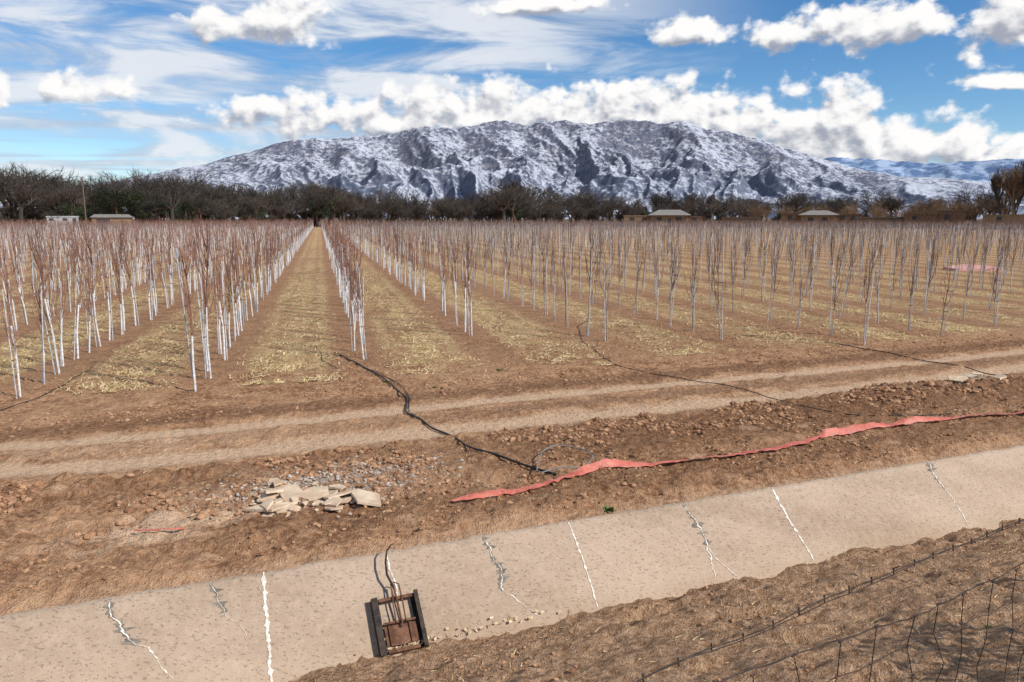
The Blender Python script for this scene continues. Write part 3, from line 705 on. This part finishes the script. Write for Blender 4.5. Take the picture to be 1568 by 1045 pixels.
f=t.ss(t.noise(pos,.004,6,.65),.42,.62); t.l.new(t.mix(f,(.10,.16,.28),(.34,.42,.55)),b.inputs['Base Color']); b.inputs['Roughness'].default_value=1;b.inputs['Specular IOR Level'].default_value=0  # aerial haze painted as blue base colour
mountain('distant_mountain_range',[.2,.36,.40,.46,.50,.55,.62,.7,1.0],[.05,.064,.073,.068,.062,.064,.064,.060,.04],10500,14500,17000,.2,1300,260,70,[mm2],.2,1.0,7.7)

# ---------------------------------------------------------------- sky + clouds
SUNDIR=Vector((.85,-.50,0)).normalized(); ELV=math.radians(38)
world=bpy.data.worlds.new('World'); scene.world=world; world.use_nodes=True
t=NT(world.node_tree,'2D')
for n in list(t.n): t.n.remove(n)
sky=t.add('ShaderNodeTexSky',sky_type='NISHITA',sun_disc=False,sun_elevation=ELV,sun_rotation=math.atan2(SUNDIR.x,SUNDIR.y),altitude=1500,air_density=1.0,dust_density=.3,ozone_density=2.5)
skyc=t.add('ShaderNodeHueSaturation',{'Saturation':1.28,'Value':1.0,'Color':sky.outputs[0]}).outputs[0]
BL=[(-.105,.140,.070,.036),(-.02,.128,.12,.048),(.064,.128,.13,.050),(.148,.126,.13,.050),(.23,.122,.12,.052),(.286,.110,.10,.048),(.342,.092,.09,.044),(.395,.104,.090,.056),(.445,.086,.095,.046),(.52,.078,.10,.034),(.58,.068,.07,.024),(-.293,.130,.075,.026),(-.205,.126,.09,.022),(-.15,.118,.08,.018),
(-.287,.242,.06,.028),(-.359,.228,.04,.020),(.219,.232,.045,.018),(.357,.224,.09,.024),(.429,.222,.06,.030),(.475,.215,.05,.028),(.565,.215,.06,.042),(.563,.143,.045,.010),(-.519,.142,.06,.018),(-.60,.142,.045,.018),(.03,.267,.09,.014),(.8,.18,.12,.04),(-.8,.15,.12,.04)]
ng=bpy.data.node_groups.new('cloud_density','ShaderNodeTree')
ng.interface.new_socket('P',in_out='INPUT',socket_type='NodeSocketVector'); ng.interface.new_socket('D',in_out='OUTPUT',socket_type='NodeSocketFloat')
g=NT(ng,'2D'); gi=g.add('NodeGroupInput'); P=gi.outputs[0]
nz1=g.noise(P,9,2,.5,out=1); Pw=g.vm('ADD',P,g.vm('MULTIPLY',g.vm('SUBTRACT',nz1,(.5,.5,.5)),(.05,.03,0)))
cur=None
for (a,e,sx,sy) in BL:
    d=g.vm('LENGTH',g.vm('MULTIPLY',g.vm('SUBTRACT',g.vm('MULTIPLY',Pw,(1,1,0)),(a,e,0)),(1/sx,1/sy,0)),out=1)
    cur=d if cur is None else g.m('SMOOTH_MIN',cur,d,.25)
body=g.m('SUBTRACT',1.12,cur)
Pm=g.vm('MULTIPLY',P,(1,1.5,1))
n1=g.noise(Pm,18,8,.60)
v1=g.add('ShaderNodeTexVoronoi',{'Vector':Pw,'Scale':30.0,'Smoothness':.45},feature='SMOOTH_F1',voronoi_dimensions='2D').outputs[0]
v2=g.add('ShaderNodeTexVoronoi',{'Vector':Pw,'Scale':80.0,'Smoothness':.35},feature='SMOOTH_F1',voronoi_dimensions='2D').outputs[0]
dn=g.m('ADD',body,g.m('MULTIPLY',g.m('SUBTRACT',n1,.5),2.0)); dn=g.m('ADD',dn,g.m('MULTIPLY',g.m('SUBTRACT',.45,v1),.8)); dn=g.m('ADD',dn,g.m('MULTIPLY',g.m('SUBTRACT',.45,v2),.30))
go_=g.add('NodeGroupOutput'); g.l.new(dn,go_.inputs[0])
dirv=t.add('ShaderNodeTexCoord').outputs['Generated']; sx=t.add('ShaderNodeSeparateXYZ',{0:dirv}); X,Y,Z=sx.outputs
az=t.m('ARCTAN2',X,Y); hz=t.m('SQRT',t.m('ADD',t.m('MULTIPLY',X,X),t.m('MULTIPLY',Y,Y))); el=t.m('DIVIDE',Z,t.m('MAXIMUM',hz,.001))
P=t.add('ShaderNodeCombineXYZ',{0:az,1:el,2:0.0}).outputs[0]
def grp(v):
    nd=t.n.new('ShaderNodeGroup'); nd.node_tree=ng; t.l.new(v,nd.inputs[0]); return nd.outputs[0]
d0=grp(P); d1=grp(t.vm('ADD',P,(.007,.014,0)))
alpha=t.ss(d0,.05,.62)
lit=t.m('SUBTRACT',d0,d1)
lit=t.m('ADD',t.m('MULTIPLY',lit,.80),.44); core=t.ss(d0,.6,1.7,0,.20); lit=t.m('SUBTRACT',lit,core,clamp=True)
ccol=t.mix(t.ss(lit,-.05,.78),(.36,.39,.47),(1.0,.99,.98))
zc=t.m('MAXIMUM',Z,.02); PP=t.add('ShaderNodeCombineXYZ',{0:t.m('DIVIDE',X,zc),1:t.m('DIVIDE',Y,zc),2:0.0}).outputs[0]
PR=t.add('ShaderNodeMapping',{'Vector':PP,'Rotation':(0,0,.5),'Scale':(.30,.85,1)}).outputs[0]
c1=t.noise(PR,.55,6,.6,dist=.6); PS=t.add('ShaderNodeMapping',{'Vector':P,'Rotation':(0,0,.05),'Scale':(3.0,13,1)}).outputs[0]; c2=t.noise(PS,1.6,6,.58,dist=.4)
lm=t.ss(az,-.05,.36,1,.0)
ci=t.m('ADD',t.m('MULTIPLY',c1,.4),t.m('MULTIPLY',c2,.6)); ci=t.ss(ci,.35,.57); ci=t.m('MULTIPLY',ci,lm)
ci=t.m('MULTIPLY',ci,t.ss(el,.0,.07,.35,1)); ci=t.m('MULTIPLY',ci,.90)
cicol=t.mix(t.ss(c2,.40,.60),(.50,.58,.71),(.86,.89,.94))
bg=t.add('ShaderNodeBackground',{'Color':skyc,'Strength':.125})
bgc=t.add('ShaderNodeBackground',{'Color':cicol,'Strength':.95}); bgk=t.add('ShaderNodeBackground',{'Color':ccol,'Strength':1.0})
m1=t.add('ShaderNodeMixShader',{0:ci}); t.l.new(bg.outputs[0],m1.inputs[1]); t.l.new(bgc.outputs[0],m1.inputs[2])
m2=t.add('ShaderNodeMixShader',{0:alpha}); t.l.new(m1.outputs[0],m2.inputs[1]); t.l.new(bgk.outputs[0],m2.inputs[2])
out=t.add('ShaderNodeOutputWorld'); t.l.new(m2.outputs[0],out.inputs[0])
sl_=bpy.data.lights.new('sun','SUN'); sl_.energy=5.0; sl_.angle=math.radians(.5); sl_.color=(1,.955,.885)
so=link(bpy.data.objects.new('sun',sl_)); sd=Vector((SUNDIR.x*math.cos(ELV),SUNDIR.y*math.cos(ELV),math.sin(ELV))); so.rotation_euler=sd.to_track_quat('Z','Y').to_euler()

cam=bpy.data.cameras.new('camera'); cam.lens=26; cam.sensor_width=36; cam.clip_end=40000; cam.clip_start=.05
co=link(bpy.data.objects.new('camera',cam)); co.location=(0,0,2.8); co.rotation_euler=(math.radians(90-9.4),0,0); scene.camera=co
scene.view_settings.view_transform='Standard'; scene.view_settings.look='None'; scene.view_settings.exposure=0
